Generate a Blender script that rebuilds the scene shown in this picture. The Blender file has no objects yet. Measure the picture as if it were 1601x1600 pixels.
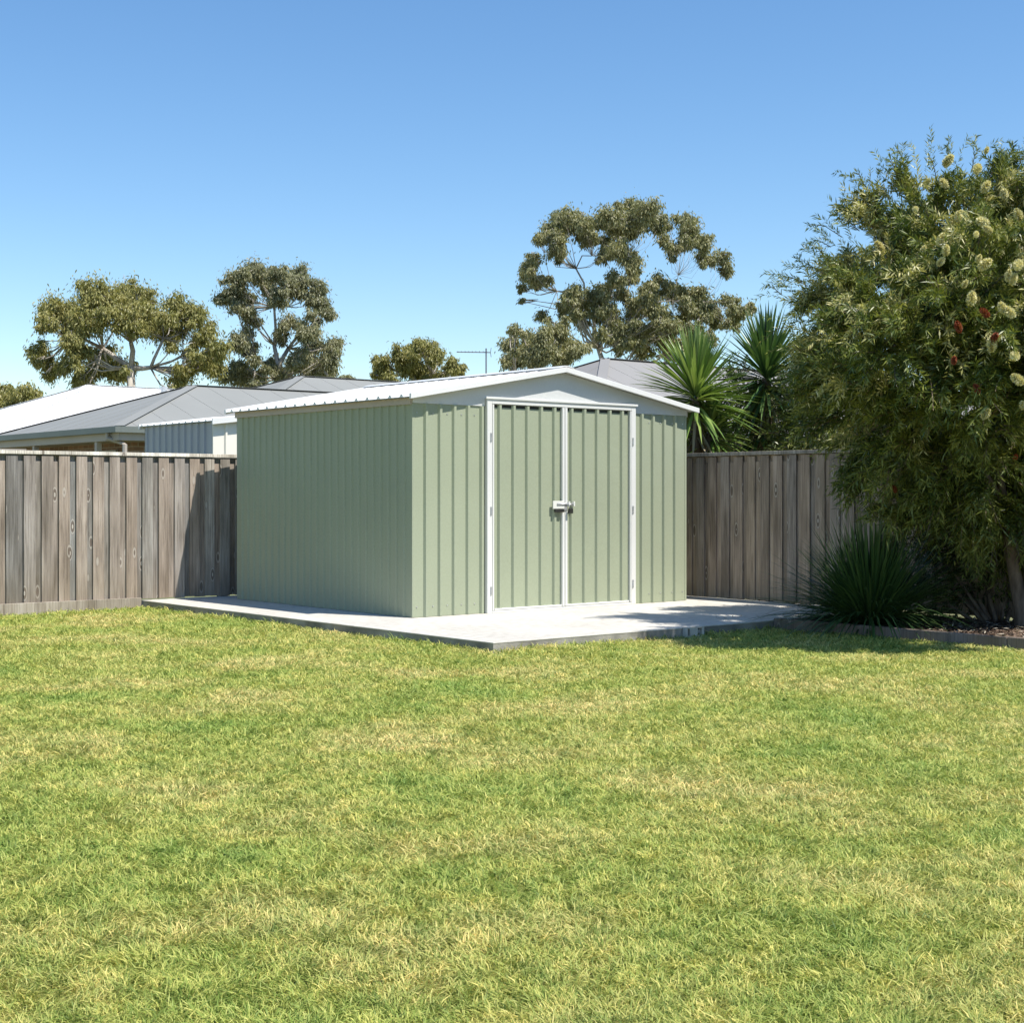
import bpy, math, random
import numpy as np
from mathutils import Vector, Matrix
rng = np.random.default_rng(7)
random.seed(7)
S = bpy.context.scene
COL = S.collection

# ---------------------------------------------------------------- camera, sky, sun, exposure
CAMZ = 1.23; F = 2343.0; HZ = 775.0
cam_d = bpy.data.cameras.new('camera'); cam = bpy.data.objects.new('camera', cam_d); COL.objects.link(cam)
cam.location = (0, 0, CAMZ); cam.rotation_euler = (math.radians(90), 0, 0)
cam_d.sensor_width = 36; cam_d.lens = 36*F/1601; cam_d.shift_y = -(800-HZ)/1601
cam_d.clip_start = 0.05; cam_d.clip_end = 2000
S.camera = cam
TH = math.atan2(.636, .771)                       # the yard's own axes: u to the right and away, v to the left and away
UX, UY = math.cos(TH), math.sin(TH)
SA, SB = .20, .55                                 # per metre of height a shadow moves -SA along u and +SB along v
sd = Vector((SA*UX + SB*UY, SA*UY - SB*UX, 1)).normalized()     # towards the sun
EL = math.asin(sd.z)
w = bpy.data.worlds.new('World'); S.world = w; w.use_nodes = True
nt = w.node_tree; nt.nodes.clear()
sky = nt.nodes.new('ShaderNodeTexSky'); sky.sky_type = 'NISHITA'; sky.sun_disc = False
sky.sun_elevation = EL; sky.sun_rotation = math.atan2(sd.x, sd.y)
sky.air_density = 1.0; sky.dust_density = 0.15; sky.ozone_density = 2.2; sky.altitude = 50
bg = nt.nodes.new('ShaderNodeBackground'); bg.inputs[1].default_value = .125
wo = nt.nodes.new('ShaderNodeOutputWorld')
hs = nt.nodes.new('ShaderNodeHueSaturation'); hs.inputs['Saturation'].default_value = 1.2; nt.links.new(sky.outputs[0], hs.inputs['Color']); nt.links.new(hs.outputs[0], bg.inputs[0]); nt.links.new(bg.outputs[0], wo.inputs[0])
sl = bpy.data.lights.new('sun', 'SUN'); sl.energy = 5.0; sl.angle = math.radians(.5); sl.color = (1, .95, .87)
so = bpy.data.objects.new('sun', sl); COL.objects.link(so); so.rotation_euler = sd.to_track_quat('Z', 'Y').to_euler()
S.view_settings.view_transform = 'Standard'; S.view_settings.look = 'None'
S.view_settings.exposure = 0.48; S.view_settings.gamma = 1; S.view_settings.use_curve_mapping = False
S.cycles.max_bounces = 6; S.cycles.transparent_max_bounces = 8

# ---------------------------------------------------------------- helpers
P0 = (-.936, 14.06)                               # near corner of the garden shed
def uv(u, v, z=0.0): return (P0[0]+u*UX-v*UY, P0[1]+u*UY+v*UX, z)
def at(x, y, Y): return np.array([(x-800)/F*Y, Y, CAMZ+(HZ-y)*Y/F])      # a point of the place at depth Y

class MB:
    def __init__(s): s.v = []; s.f = []
    def add(s, vs, fs):
        n = len(s.v); s.v += [tuple(map(float, p)) for p in vs]; s.f += [tuple(i+n for i in f) for f in fs]; return s
    def box(s, x0, x1, y0, y1, z0, z1):
        return s.add([(x0,y0,z0),(x1,y0,z0),(x1,y1,z0),(x0,y1,z0),(x0,y0,z1),(x1,y0,z1),(x1,y1,z1),(x0,y1,z1)],
                     [(0,3,2,1),(4,5,6,7),(0,1,5,4),(1,2,6,5),(2,3,7,6),(3,0,4,7)])
    def prism(s, poly, z0, z1, fn=lambda a, b, c: (a, b, c)):       # closed polygon in (a,b), extruded along c
        n = len(poly)
        return s.add([fn(a, b, z0) for a, b in poly]+[fn(a, b, z1) for a, b in poly],
              [tuple(range(n))[::-1], tuple(range(n, 2*n))]+[(i, (i+1) % n, n+(i+1) % n, n+i) for i in range(n)])
    def tube(s, pts, rad, k=7):
        pts = [Vector(p) for p in pts]; vs = []; fs = []
        for i, p in enumerate(pts):
            d = (pts[min(i+1, len(pts)-1)]-pts[max(i-1, 0)]).normalized()
            a = d.cross(Vector((.31, .87, .12))).normalized(); b = d.cross(a)
            r = rad[i] if hasattr(rad, '__len__') else rad
            for j in range(k):
                t = 2*math.pi*j/k; vs.append(p+a*math.cos(t)*r+b*math.sin(t)*r)
        for i in range(len(pts)-1):
            for j in range(k): fs.append((i*k+j, i*k+(j+1) % k, (i+1)*k+(j+1) % k, (i+1)*k+j))
        fs += [tuple(range(k))[::-1], tuple((len(pts)-1)*k+j for j in range(k))]
        return s.add(vs, fs)
    def build(s, name, m, parent=None, smooth=False, bevel=0):
        me = bpy.data.meshes.new(name); me.from_pydata(s.v, [], s.f); me.materials.append(m)
        if smooth: me.polygons.foreach_set('use_smooth', [True]*len(me.polygons))
        me.update(); o = bpy.data.objects.new(name, me); COL.objects.link(o)
        if parent: o.parent = parent
        if bevel:
            b = o.modifiers.new('bevel', 'BEVEL'); b.width = bevel; b.segments = 2; b.limit_method = 'ANGLE'
        return o
def np_mesh(name, V, Fc, m, parent=None):
    me = bpy.data.meshes.new(name); V = np.asarray(V, np.float32); Fc = np.asarray(Fc, np.int32); k = Fc.shape[1]
    me.vertices.add(len(V)); me.vertices.foreach_set('co', V.ravel())
    me.loops.add(Fc.size); me.loops.foreach_set('vertex_index', Fc.ravel())
    me.polygons.add(len(Fc)); me.polygons.foreach_set('loop_start', np.arange(0, Fc.size, k, dtype=np.int32))
    me.update(calc_edges=True); me.materials.append(m)
    o = bpy.data.objects.new(name, me); COL.objects.link(o)
    if parent: o.parent = parent
    return o
def tag(o, label=None, cat=None, group=None, kind=None):
    if label: o['label'] = label
    if cat: o['category'] = cat
    if group: o['group'] = group
    if kind: o['kind'] = kind
    return o
def thing(name, label, cat, loc=(0, 0, 0), rz=0, group=None):
    o = bpy.data.objects.new(name, None); COL.objects.link(o); o.location = loc; o.rotation_euler = (0, 0, rz)
    o.empty_display_size = .2
    return tag(o, label, cat, group)
def unit(a): return a/np.maximum(np.linalg.norm(a, axis=1, keepdims=True), 1e-9)
def rnd_dir(n): return unit(rng.normal(size=(n, 3)))
def leaves(P, D, L, W, Sd=None):                                # diamond shaped leaves, one quad each
    n = len(P); D = unit(D)
    if Sd is None: Sd = rnd_dir(n)
    Sd = unit(np.cross(D, Sd)); L = np.broadcast_to(L, n)[:, None]; W = np.broadcast_to(W, n)[:, None]
    N = np.cross(D, Sd)
    V = np.stack([P, P+D*L*.42+Sd*W/2+N*W*.2, P+D*L-np.array([0, 0, 1])*L*.08, P+D*L*.42-Sd*W/2+N*W*.2], 1)
    return V.reshape(-1, 3), np.arange(n*4).reshape(n, 4)
def join(parts):
    V = []; Fc = []; n = 0
    for v, f in parts: V.append(v); Fc.append(f+n); n += len(v)
    return np.concatenate(V), np.concatenate(Fc)

# ---------------------------------------------------------------- materials
def mat(name):
    m = bpy.data.materials.new(name); m.use_nodes = True; t = m.node_tree; t.nodes.clear()
    out = t.nodes.new('ShaderNodeOutputMaterial'); p = t.nodes.new('ShaderNodeBsdfPrincipled')
    t.links.new(p.outputs[0], out.inputs[0]); return m, t, p, out
def nd(t, ty, **kw):
    n = t.nodes.new(ty)
    for k, v in kw.items():
        if isinstance(k, str) and hasattr(n, k): setattr(n, k, v)
    return n
def noise(t, scale, detail=4, vec=None, rough=.55, dim='3D'):
    n = t.nodes.new('ShaderNodeTexNoise'); n.noise_dimensions = dim
    n.inputs['Scale'].default_value = scale; n.inputs['Detail'].default_value = detail; n.inputs['Roughness'].default_value = rough
    if vec is not None: t.links.new(vec, n.inputs['Vector'])
    return n
def ramp(t, fac, stops, interp='LINEAR'):
    r = t.nodes.new('ShaderNodeValToRGB'); r.color_ramp.interpolation = interp; e = r.color_ramp.elements
    while len(e) < len(stops): e.new(.5)
    for i, (p, c) in enumerate(stops): e[i].position = p; e[i].color = (*c, 1) if len(c) == 3 else c
    t.links.new(fac, r.inputs[0]); return r
def mix(t, fac, a, b, mode='MIX'):
    m = t.nodes.new('ShaderNodeMix'); m.data_type = 'RGBA'; m.blend_type = mode
    for s, v in ((0, fac), (6, a), (7, b)):
        if hasattr(v, 'is_output'): t.links.new(v, m.inputs[s])
        elif isinstance(v, (int, float)): m.inputs[s].default_value = v
        else: m.inputs[s].default_value = (*v, 1)
    return m.outputs[2]
def objco(t, scale=(1, 1, 1)):
    c = t.nodes.new('ShaderNodeTexCoord'); mp = t.nodes.new('ShaderNodeMapping'); mp.inputs['Scale'].default_value = scale
    t.links.new(c.outputs['Object'], mp.inputs[0]); return mp.outputs[0]
def bump(t, p, h, dist, strength=.6):
    b = t.nodes.new('ShaderNodeBump'); b.inputs['Distance'].default_value = dist; b.inputs['Strength'].default_value = strength
    t.links.new(h, b.inputs['Height']); t.links.new(b.outputs[0], p.inputs['Normal'])
def isl(t):
    g = t.nodes.new('ShaderNodeNewGeometry'); return g.outputs['Random Per Island']

def paint(name, c, rough=.4, var=.12, metal=0, scale=1.2):
    m, t, p, _ = mat(name); v = objco(t)
    n = noise(t, scale, 6, v); d = tuple(x*(1-var) for x in c)
    r = ramp(t, n.outputs[0], [(.3, d), (.7, c)])
    n2 = noise(t, 60, 3, v)
    c2 = mix(t, .12, r.outputs[0], n2.outputs[0], 'OVERLAY')
    t.links.new(c2, p.inputs['Base Color']); p.inputs['Roughness'].default_value = rough; p.inputs['Metallic'].default_value = metal; p.inputs['Specular IOR Level'].default_value = .3
    n3 = noise(t, 3.0, 3, v); bump(t, p, n3.outputs[0], .004, .25)
    return m
def leafmat(name, cols, trans=.35, rough=.45, nscale=.8, spec=.4, split=.5):
    m, t, p, out = mat(name)
    n = noise(t, nscale, 3, objco(t)); a = t.nodes.new('ShaderNodeMath'); a.operation = 'MULTIPLY_ADD'
    t.links.new(isl(t), a.inputs[0]); a.inputs[1].default_value = split
    b = t.nodes.new('ShaderNodeMath'); b.operation = 'MULTIPLY'; t.links.new(n.outputs[0], b.inputs[0]); b.inputs[1].default_value = 1-split+.1
    t.links.new(b.outputs[0], a.inputs[2])
    k = len(cols); r = ramp(t, a.outputs[0], [(.12+.8*i/max(1, k-1), c) for i, c in enumerate(cols)])
    t.links.new(r.outputs[0], p.inputs['Base Color']); p.inputs['Roughness'].default_value = rough
    p.inputs['Specular IOR Level'].default_value = spec
    tr = t.nodes.new('ShaderNodeBsdfTranslucent'); ms = t.nodes.new('ShaderNodeMixShader'); ms.inputs[0].default_value = trans
    br = mix(t, 1.0, r.outputs[0], (1.0, 1.0, .55), 'MULTIPLY'); t.links.new(br, tr.inputs[0])
    t.links.new(p.outputs[0], ms.inputs[1]); t.links.new(tr.outputs[0], ms.inputs[2]); t.links.new(ms.outputs[0], out.inputs[0])
    return m

M = {}
M['green'] = paint('pale_eucalypt_steel', (.325, .36, .255), .6, .07)
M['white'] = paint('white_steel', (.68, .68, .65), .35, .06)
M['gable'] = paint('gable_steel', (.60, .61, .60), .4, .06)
M['roofw'] = paint('roof_white_steel', (.72, .72, .70), .38, .06)
M['hinge'] = paint('zinc', (.66, .66, .66), .4, .3, .6, 20)
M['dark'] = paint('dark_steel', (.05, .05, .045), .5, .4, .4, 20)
M['plate'] = paint('pale_plate', (.72, .72, .66), .4, .1)
M['rgrey'] = paint('grey_steel_roof', (.25, .255, .24), .7, .1, 0, .4)
M['rgrey2'] = paint('grey_mauve_steel_roof', (.27, .262, .25), .7, .1, 0, .4)
M['rwhite'] = paint('white_roof', (.85, .85, .85), .45, .04, 0, .4)
M['fascia'] = paint('beige_fascia', (.42, .37, .32), .5, .12)
M['gutter'] = paint('grey_green_gutter', (.16, .18, .165), .4, .15)
M['gshed'] = paint('blue_grey_steel', (.42, .42, .43), .45, .12)
M['cream'] = paint('cream_steel', (.80, .76, .66), .45, .06)
M['black'] = paint('antenna_metal', (.22, .23, .25), .4, .2, .3)

# weathered palings
def timber(name, tones, dark=(.05, .04, .033), dirt=(.25, .19, .12)):
    m, t, p, _ = mat(name)
    c = t.nodes.new('ShaderNodeTexCoord'); ri = isl(t)
    mul = t.nodes.new('ShaderNodeVectorMath'); mul.operation = 'SCALE'; mul.inputs[0].default_value = (17, 31, 43); t.links.new(ri, mul.inputs['Scale'])
    ad = t.nodes.new('ShaderNodeVectorMath'); ad.operation = 'ADD'; t.links.new(c.outputs['Object'], ad.inputs[0]); t.links.new(mul.outputs[0], ad.inputs[1])
    def mp(s):
        q = t.nodes.new('ShaderNodeMapping'); q.inputs['Scale'].default_value = s; t.links.new(ad.outputs[0], q.inputs[0]); return q.outputs[0]
    # warp grain near knots
    big = noise(t, 1.0, 3, mp((6, 6, 1.1)), .6); gr = noise(t, 1.0, 5, mp((70, 70, 2.2)), .65)
    base = ramp(t, ri, [(i/(len(tones)-1), x) for i, x in enumerate(tones)])
    br = ramp(t, big.outputs[0], [(.3, (.55, .53, .5)), (.5, (.9, .88, .86)), (.7, (1.25, 1.25, 1.25))])
    c1 = mix(t, 1.0, base.outputs[0], br.outputs[0], 'MULTIPLY')
    g = ramp(t, gr.outputs[0], [(.3, (.35, .33, .3)), (.46, (.9, .9, .9)), (.72, (1.35, 1.35, 1.35))])
    c2 = mix(t, .8, c1, g.outputs[0], 'MULTIPLY')
    vo = t.nodes.new('ShaderNodeTexVoronoi'); vo.inputs['Scale'].default_value = 1; vo.inputs['Randomness'].default_value = 1; t.links.new(mp((6.5, 6.5, 2.2)), vo.inputs['Vector'])
    kn = ramp(t, vo.outputs['Distance'], [(.0, (1, 1, 1)), (.13, (.7, .7, .7)), (.22, (0, 0, 0))])
    wv = t.nodes.new('ShaderNodeMath'); wv.operation = 'SINE'; sc = t.nodes.new('ShaderNodeMath'); sc.operation = 'MULTIPLY'; sc.inputs[1].default_value = 48
    t.links.new(vo.outputs['Distance'], sc.inputs[0]); t.links.new(sc.outputs[0], wv.inputs[0])
    rings = ramp(t, wv.outputs[0], [(.2, (.13, .10, .08)), (.8, (.52, .48, .42))])
    c3 = mix(t, kn.outputs[0], c2, rings.outputs[0])
    sp = t.nodes.new('ShaderNodeSeparateXYZ'); t.links.new(c.outputs['Object'], sp.inputs[0])
    mr = t.nodes.new('ShaderNodeMapRange'); mr.inputs[1].default_value = .05; mr.inputs[2].default_value = .55; mr.inputs[3].default_value = .55; mr.inputs[4].default_value = 0
    t.links.new(sp.outputs[2], mr.inputs[0]); dn = noise(t, 5, 4, c.outputs['Object'])
    mm = t.nodes.new('ShaderNodeMath'); mm.operation = 'MULTIPLY'; t.links.new(mr.outputs[0], mm.inputs[0]); t.links.new(dn.outputs[0], mm.inputs[1])
    c4 = mix(t, mm.outputs[0], c3, dirt)
    t.links.new(c4, p.inputs['Base Color']); p.inputs['Roughness'].default_value = .85; p.inputs['Specular IOR Level'].default_value = .2
    bump(t, p, gr.outputs[0], .006, .8)
    return m
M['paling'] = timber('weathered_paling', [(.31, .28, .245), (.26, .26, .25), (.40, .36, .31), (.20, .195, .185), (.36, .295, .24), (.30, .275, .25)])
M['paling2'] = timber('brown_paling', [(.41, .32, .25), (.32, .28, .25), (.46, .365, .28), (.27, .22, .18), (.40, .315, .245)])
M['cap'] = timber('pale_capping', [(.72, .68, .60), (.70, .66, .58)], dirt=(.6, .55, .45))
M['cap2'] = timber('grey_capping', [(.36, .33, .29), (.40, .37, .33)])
M['sleeper'] = timber('grey_sleeper', [(.20, .17, .16), (.24, .20, .185), (.17, .15, .14)])

# concrete
m, t, p, _ = mat('concrete'); v = objco(t)
n1 = noise(t, 1.1, 5, v); n2 = noise(t, 14, 5, v); n3 = noise(t, 150, 2, v)
a = ramp(t, n1.outputs[0], [(.3, (.50, .475, .425)), (.7, (.61, .585, .53))]); b = ramp(t, n2.outputs[0], [(.3, (.80, .79, .77)), (.6, (1, 1, 1))])
cc = mix(t, 1, a.outputs[0], b.outputs[0], 'MULTIPLY'); cc = mix(t, .25, cc, n3.outputs[0], 'OVERLAY')
t.links.new(cc, p.inputs['Base Color']); p.inputs['Roughness'].default_value = .85; bump(t, p, n3.outputs[0], .002, .5); M['concrete'] = m
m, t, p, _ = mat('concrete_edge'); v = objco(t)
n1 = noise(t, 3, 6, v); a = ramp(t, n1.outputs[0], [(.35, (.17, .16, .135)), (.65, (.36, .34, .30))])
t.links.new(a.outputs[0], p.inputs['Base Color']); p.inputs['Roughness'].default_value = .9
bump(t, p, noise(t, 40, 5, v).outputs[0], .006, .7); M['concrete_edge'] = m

# bricks
m, t, p, _ = mat('brown_brick'); c = t.nodes.new('ShaderNodeTexCoord')
sp = t.nodes.new('ShaderNodeSeparateXYZ'); t.links.new(c.outputs['Object'], sp.inputs[0])
ad = t.nodes.new('ShaderNodeMath'); t.links.new(sp.outputs[0], ad.inputs[0]); t.links.new(sp.outputs[1], ad.inputs[1])
cb = t.nodes.new('ShaderNodeCombineXYZ'); t.links.new(ad.outputs[0], cb.inputs[0]); t.links.new(sp.outputs[2], cb.inputs[1])
bt = t.nodes.new('ShaderNodeTexBrick'); t.links.new(cb.outputs[0], bt.inputs['Vector']); bt.inputs['Scale'].default_value = 1
bt.inputs['Brick Width'].default_value = .24; bt.inputs['Row Height'].default_value = .086; bt.inputs['Mortar Size'].default_value = .006
bt.inputs['Color1'].default_value = (.27, .15, .09, 1); bt.inputs['Color2'].default_value = (.17, .10, .065, 1); bt.inputs['Mortar'].default_value = (.35, .30, .25, 1)
t.links.new(bt.outputs[0], p.inputs['Base Color']); p.inputs['Roughness'].default_value = .9; M['brick'] = m

# ground / lawn soil
def groundcols(t, v):
    n1 = noise(t, .9, 4, v); n2 = noise(t, 7, 5, v, .7)
    a = ramp(t, n1.outputs[0], [(.27, (.29, .385, .105)), (.47, (.43, .45, .14)), (.66, (.58, .52, .24))])
    b = ramp(t, n2.outputs[0], [(.30, (.58, .70, .55)), (.5, (.98, 1, .9)), (.68, (1.32, 1.2, 1.15))])
    return mix(t, 1, a.outputs[0], b.outputs[0], 'MULTIPLY')
m, t, p, _ = mat('lawn_base'); v = objco(t); g = groundcols(t, v)
n3 = noise(t, 90, 4, v, .7); s = ramp(t, n3.outputs[0], [(.3, (.25, .28, .2)), (.55, (.85, .85, .8))])
t.links.new(mix(t, 1, g, s.outputs[0], 'MULTIPLY'), p.inputs['Base Color']); p.inputs['Roughness'].default_value = .95; p.inputs['Specular IOR Level'].default_value = .1
bump(t, p, n3.outputs[0], .03, .9); M['lawn'] = m
m, t, p, out = mat('grass_blade'); v = objco(t); g = groundcols(t, v)
ri = ramp(t, isl(t), [(0, (.30, .42, .26)), (.18, (.6, .75, .5)), (.45, (.95, 1.02, .85)), (.75, (1.25, 1.18, 1.1)), (1, (1.65, 1.45, 1.5))])
gc = mix(t, 1, g, ri.outputs[0], 'MULTIPLY'); t.links.new(gc, p.inputs['Base Color']); p.inputs['Roughness'].default_value = .55; p.inputs['Specular IOR Level'].default_value = .3
tr = t.nodes.new('ShaderNodeBsdfTranslucent'); t.links.new(gc, tr.inputs[0]); ms = t.nodes.new('ShaderNodeMixShader'); ms.inputs[0].default_value = .35
t.links.new(p.outputs[0], ms.inputs[1]); t.links.new(tr.outputs[0], ms.inputs[2]); t.links.new(ms.outputs[0], out.inputs[0]); M['grass'] = m
m, t, p, _ = mat('far_ground'); v = objco(t); n1 = noise(t, .08, 6, v)
a = ramp(t, n1.outputs[0], [(.35, (.10, .13, .04)), (.65, (.22, .20, .10))]); t.links.new(a.outputs[0], p.inputs['Base Color']); p.inputs['Roughness'].default_value = 1; M['ground'] = m
m, t, p, _ = mat('mulch'); v = objco(t); n1 = noise(t, 30, 6, v, .7)
a = ramp(t, n1.outputs[0], [(.35, (.02, .014, .01)), (.6, (.075, .05, .035)), (.75, (.16, .11, .08))]); t.links.new(a.outputs[0], p.inputs['Base Color']); p.inputs['Roughness'].default_value = 1
bump(t, p, n1.outputs[0], .03, 1); M['mulch'] = m
M['chip'] = leafmat('bark_chip', [(.05, .03, .02), (.12, .08, .055), (.22, .16, .12)], 0, .9, 3, .1, .9)
M['litter'] = leafmat('dry_leaf', [(.30, .22, .14), (.50, .42, .30), (.62, .58, .5)], .1, .8, 3, .2, .9)

M['gum'] = leafmat('gum_leaf_olive', [(.13, .15, .07), (.27, .27, .125), (.44, .40, .21)], .35, .5, .35, .45, .45)
M['gum2'] = leafmat('gum_leaf_grey', [(.13, .15, .08), (.27, .27, .145), (.44, .41, .25)], .35, .45, .35, .5, .45)
M['gumy'] = leafmat('gum_leaf_yellow', [(.14, .155, .045), (.30, .29, .095), (.46, .41, .16)], .35, .5, .35, .45, .45)
M['bb'] = leafmat('bottlebrush_leaf', [(.015, .035, .010), (.06, .10, .02), (.23, .26, .055), (.52, .49, .17)], .25, .42, 3.5, .5, .3)
M['yucca'] = leafmat('yucca_leaf', [(.07, .13, .03), (.16, .26, .055), (.34, .42, .13)], .2, .35, 1.5, .6, .7)
M['yucca2'] = leafmat('yucca_leaf_blue', [(.03, .075, .03), (.07, .14, .04), (.13, .21, .06)], .2, .35, 1.5, .6, .7)
M['dead'] = leafmat('dead_yucca_leaf', [(.16, .12, .07), (.34, .28, .18), (.5, .43, .3)], .15, .7, 2, .3, .8)
M['loma'] = leafmat('strappy_leaf', [(.025, .06, .02), (.06, .12, .035), (.13, .21, .06)], .25, .35, 2, .6, .7)
M['hedge'] = leafmat('dark_shrub_leaf', [(.02, .035, .012), (.05, .075, .02), (.13, .16, .04)], .3, .45, 1.2, .4, .6)
M['flower'] = leafmat('pale_brush_bloom', [(.66, .60, .30), (.82, .76, .42), (.88, .84, .60)], .12, .7, 4, .2, .8)
M['seed'] = leafmat('spent_red_bloom', [(.20, .04, .02), (.36, .09, .05), (.45, .20, .10)], .2, .7, 4, .2, .8)
def bark(name, a_, b_, sc=6):
    m, t, p, _ = mat(name); n1 = noise(t, sc, 5, objco(t, (1, 1, .25)), .6)
    r = ramp(t, n1.outputs[0], [(.35, a_), (.65, b_)]); t.links.new(r.outputs[0], p.inputs['Base Color']); p.inputs['Roughness'].default_value = .9
    bump(t, p, n1.outputs[0], .02, .6); return m
M['gumbark'] = bark('gum_bark', (.26, .23, .19), (.52, .48, .42), 2)
M['bark'] = bark('brown_bark', (.09, .065, .045), (.24, .18, .13), 14)

# ---------------------------------------------------------------- ground, lawn, slab, bed
LH = 400
tag(MB().add([(-LH, -60, -.07), (LH, -60, -.07), (LH, 900, -.07), (-LH, 900, -.07)], [(0, 1, 2, 3)]).build('ground', M['ground']), kind='structure')
FV = 3.82; FU = 4.2                               # the two fence lines
# gently uneven lawn sheet
def hgt(x, y): return .012*np.sin(x*1.7+.4*y)*np.sin(y*1.3+1)+.006*np.sin(x*4.1)*np.cos(y*3.7)
nu, nv = 90, 110
us = np.linspace(-16, FU-.03, nu); vs_ = np.linspace(-19, FV-.03, nv)
UU, VV = np.meshgrid(us, vs_, indexing='ij'); X = P0[0]+UU*UX-VV*UY; Y = P0[1]+UU*UY+VV*UX
V = np.stack([X, Y, hgt(X, Y)-.009], -1).reshape(-1, 3); I = np.arange(nu*nv).reshape(nu, nv)
Fq = np.stack([I[:-1, :-1], I[1:, :-1], I[1:, 1:], I[:-1, 1:]], -1).reshape(-1, 4)
lawn = np_mesh('lawn', V, Fq, M['lawn']); tag(lawn, kind='structure')

SU0, SU1, SV0, SV1, SZ = -.89, FU+.05, -2.32, FV+.05, .08
r0 = thing('concrete_slab', 'broad pale concrete slab under the green shed, reaching both fences', 'slab', uv(0, 0), TH)
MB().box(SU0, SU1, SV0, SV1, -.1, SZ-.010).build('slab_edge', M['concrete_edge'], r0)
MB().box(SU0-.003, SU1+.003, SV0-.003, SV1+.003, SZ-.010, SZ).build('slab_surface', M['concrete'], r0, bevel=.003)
BU0 = 2.41
o = MB().box(BU0+.05, FU-.04, -9, SV0-.01, -.1, .065).build('mulch_bed', M['mulch']); o.location = uv(0, 0); o.rotation_euler = (0, 0, TH); tag(o, kind='structure')
r1 = thing('timber_edging', 'low grey sleeper edging between the lawn and the dark mulch bed', 'garden edging', uv(0, 0), TH)
for a_, b_ in ((SV0-2.42, SV0-.012), (SV0-4.85, SV0-2.425), (SV0-6.7, SV0-4.855)):
    MB().box(BU0, BU0+.05, a_, b_, -.08, .10+rng.uniform(-.004, .004)).build('sleeper', M['sleeper'], r1, bevel=.006)
    MB().box(BU0+.052, BU0+.09, a_+.3, a_+.35, -.1, .085).build('peg', M['sleeper'], r1)
# small block at the slab edge
r2 = thing('drain_block', 'small pale concrete block with two dark square openings against the slab edge', 'concrete block', uv(1.33, SV0-.028), TH)
b = MB(); x = -.115
for (x0, x1, op) in ((-.115, -.09, 0), (-.09, -.06, 1), (-.06, .035, 0), (.035, .09, 1), (.09, .115, 0)):
    if not op: b.box(x0, x1, -.022, .02, -.03, .083)
    else: b.box(x0, x1, -.02, .02, .070, .081); b.box(x0, x1, -.02, .02, -.03, .008)
b.build('block', M['concrete'], r2); MB().box(-.114, .114, .0205, .024, -.03, .078).build('opening_back', M['dark'], r2)
MB().box(.05, .075, -.012, .018, .025, .052).build('drain_outlet', M['hinge'], r2)

# ---------------------------------------------------------------- garden shed
SW, SL, SH = 3.683, 3.325, 2.02                   # along u, along v, wall height above the slab
shed = thing('garden_shed', 'pale green ribbed steel garden shed with white roof and white framed double doors', 'shed', uv(0, 0, SZ), TH)
def ribs(length, pitch, n=None, h=.024, top=.026, fl=.015, first=None):
    pts = [(0, 0)]; first = pitch if first is None else first; x = first
    while x < length-.03:
        pts += [(x-top/2-fl, 0), (x-top/2, h), (x+top/2, h), (x+top/2+fl, 0)]; x += pitch
    return pts+[(length, 0)]
def panel(length, z0, z1, pitch, fn, first=None, back=-.02, **k):
    pr = ribs(length, pitch, first=first, **k); poly = pr+[(length, back), (0, back)]
    return MB().prism(poly, z0, z1, fn)
EV = .003
panel(.875, EV, SH, .168, lambda a, b, c: (a, -b, c), first=.155).build('front_panel', M['green'], shed)
panel(SW-2.86, EV, SH, .168, lambda a, b, c: (a+2.86, -b, c), first=.14).build('front_panel', M['green'], shed)
panel(SL-.03, EV, SH, .128, lambda a, b, c: (-b, a+.03, c), first=.10, h=.016, top=.024, fl=.010).build('side_wall', M['green'], shed)
panel(SL-.03, EV, SH, .168, lambda a, b, c: (SW+b, a+.03, c), first=.14).build('side_wall', M['green'], shed)
panel(SW-.004, EV, SH, .168, lambda a, b, c: (a+.002, SL+b, c)).build('back_wall', M['green'], shed)
for (cx, cy) in ((-.004, -.004), (SW-.026, -.004)):
    MB().box(cx, cx+.03, cy, cy+.03, EV, SH-.002).build('corner_post', M['green'], shed, bevel=.003)
# roof: left and right slopes, ribs run from ridge to eave
RC = SW/2; OL, OF = .09, .10; RISE = .345; z_e = SH+.055
def zr(u): return z_e+RISE*(1-abs(u-RC)/(RC+OL))
for sgn, nm in ((-1, 'roof_sheet'), (1, 'roof_sheet')):
    Lr = SL+2*OF-.02; pr = ribs(Lr, .19, first=.14, h=.024, top=.03, fl=.014)
    poly = pr+[(Lr, -.006), (0, -.006)]; u_e = RC+sgn*(RC+OL)
    def fn(a, b, c, sgn=sgn, u_e=u_e):
        u = RC+(u_e-RC)*c; return (u, -OF+.01+a, zr(u)+b)
    MB().prism(poly, 0.004, 1, fn).build(nm, M['roofw'], shed)
rc = MB(); cap = [(-.10, -.004), (-.02, .018), (.02, .018), (.10, -.004), (.10, -.012), (.02, .008), (-.02, .008), (-.10, -.012)]
rc.prism(cap, -OF-.012, SL+OF+.012, lambda a, b, c: (RC+a, c, z_e+RISE+.026+b)).build('ridge_cap', M['roofw'], shed)
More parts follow.
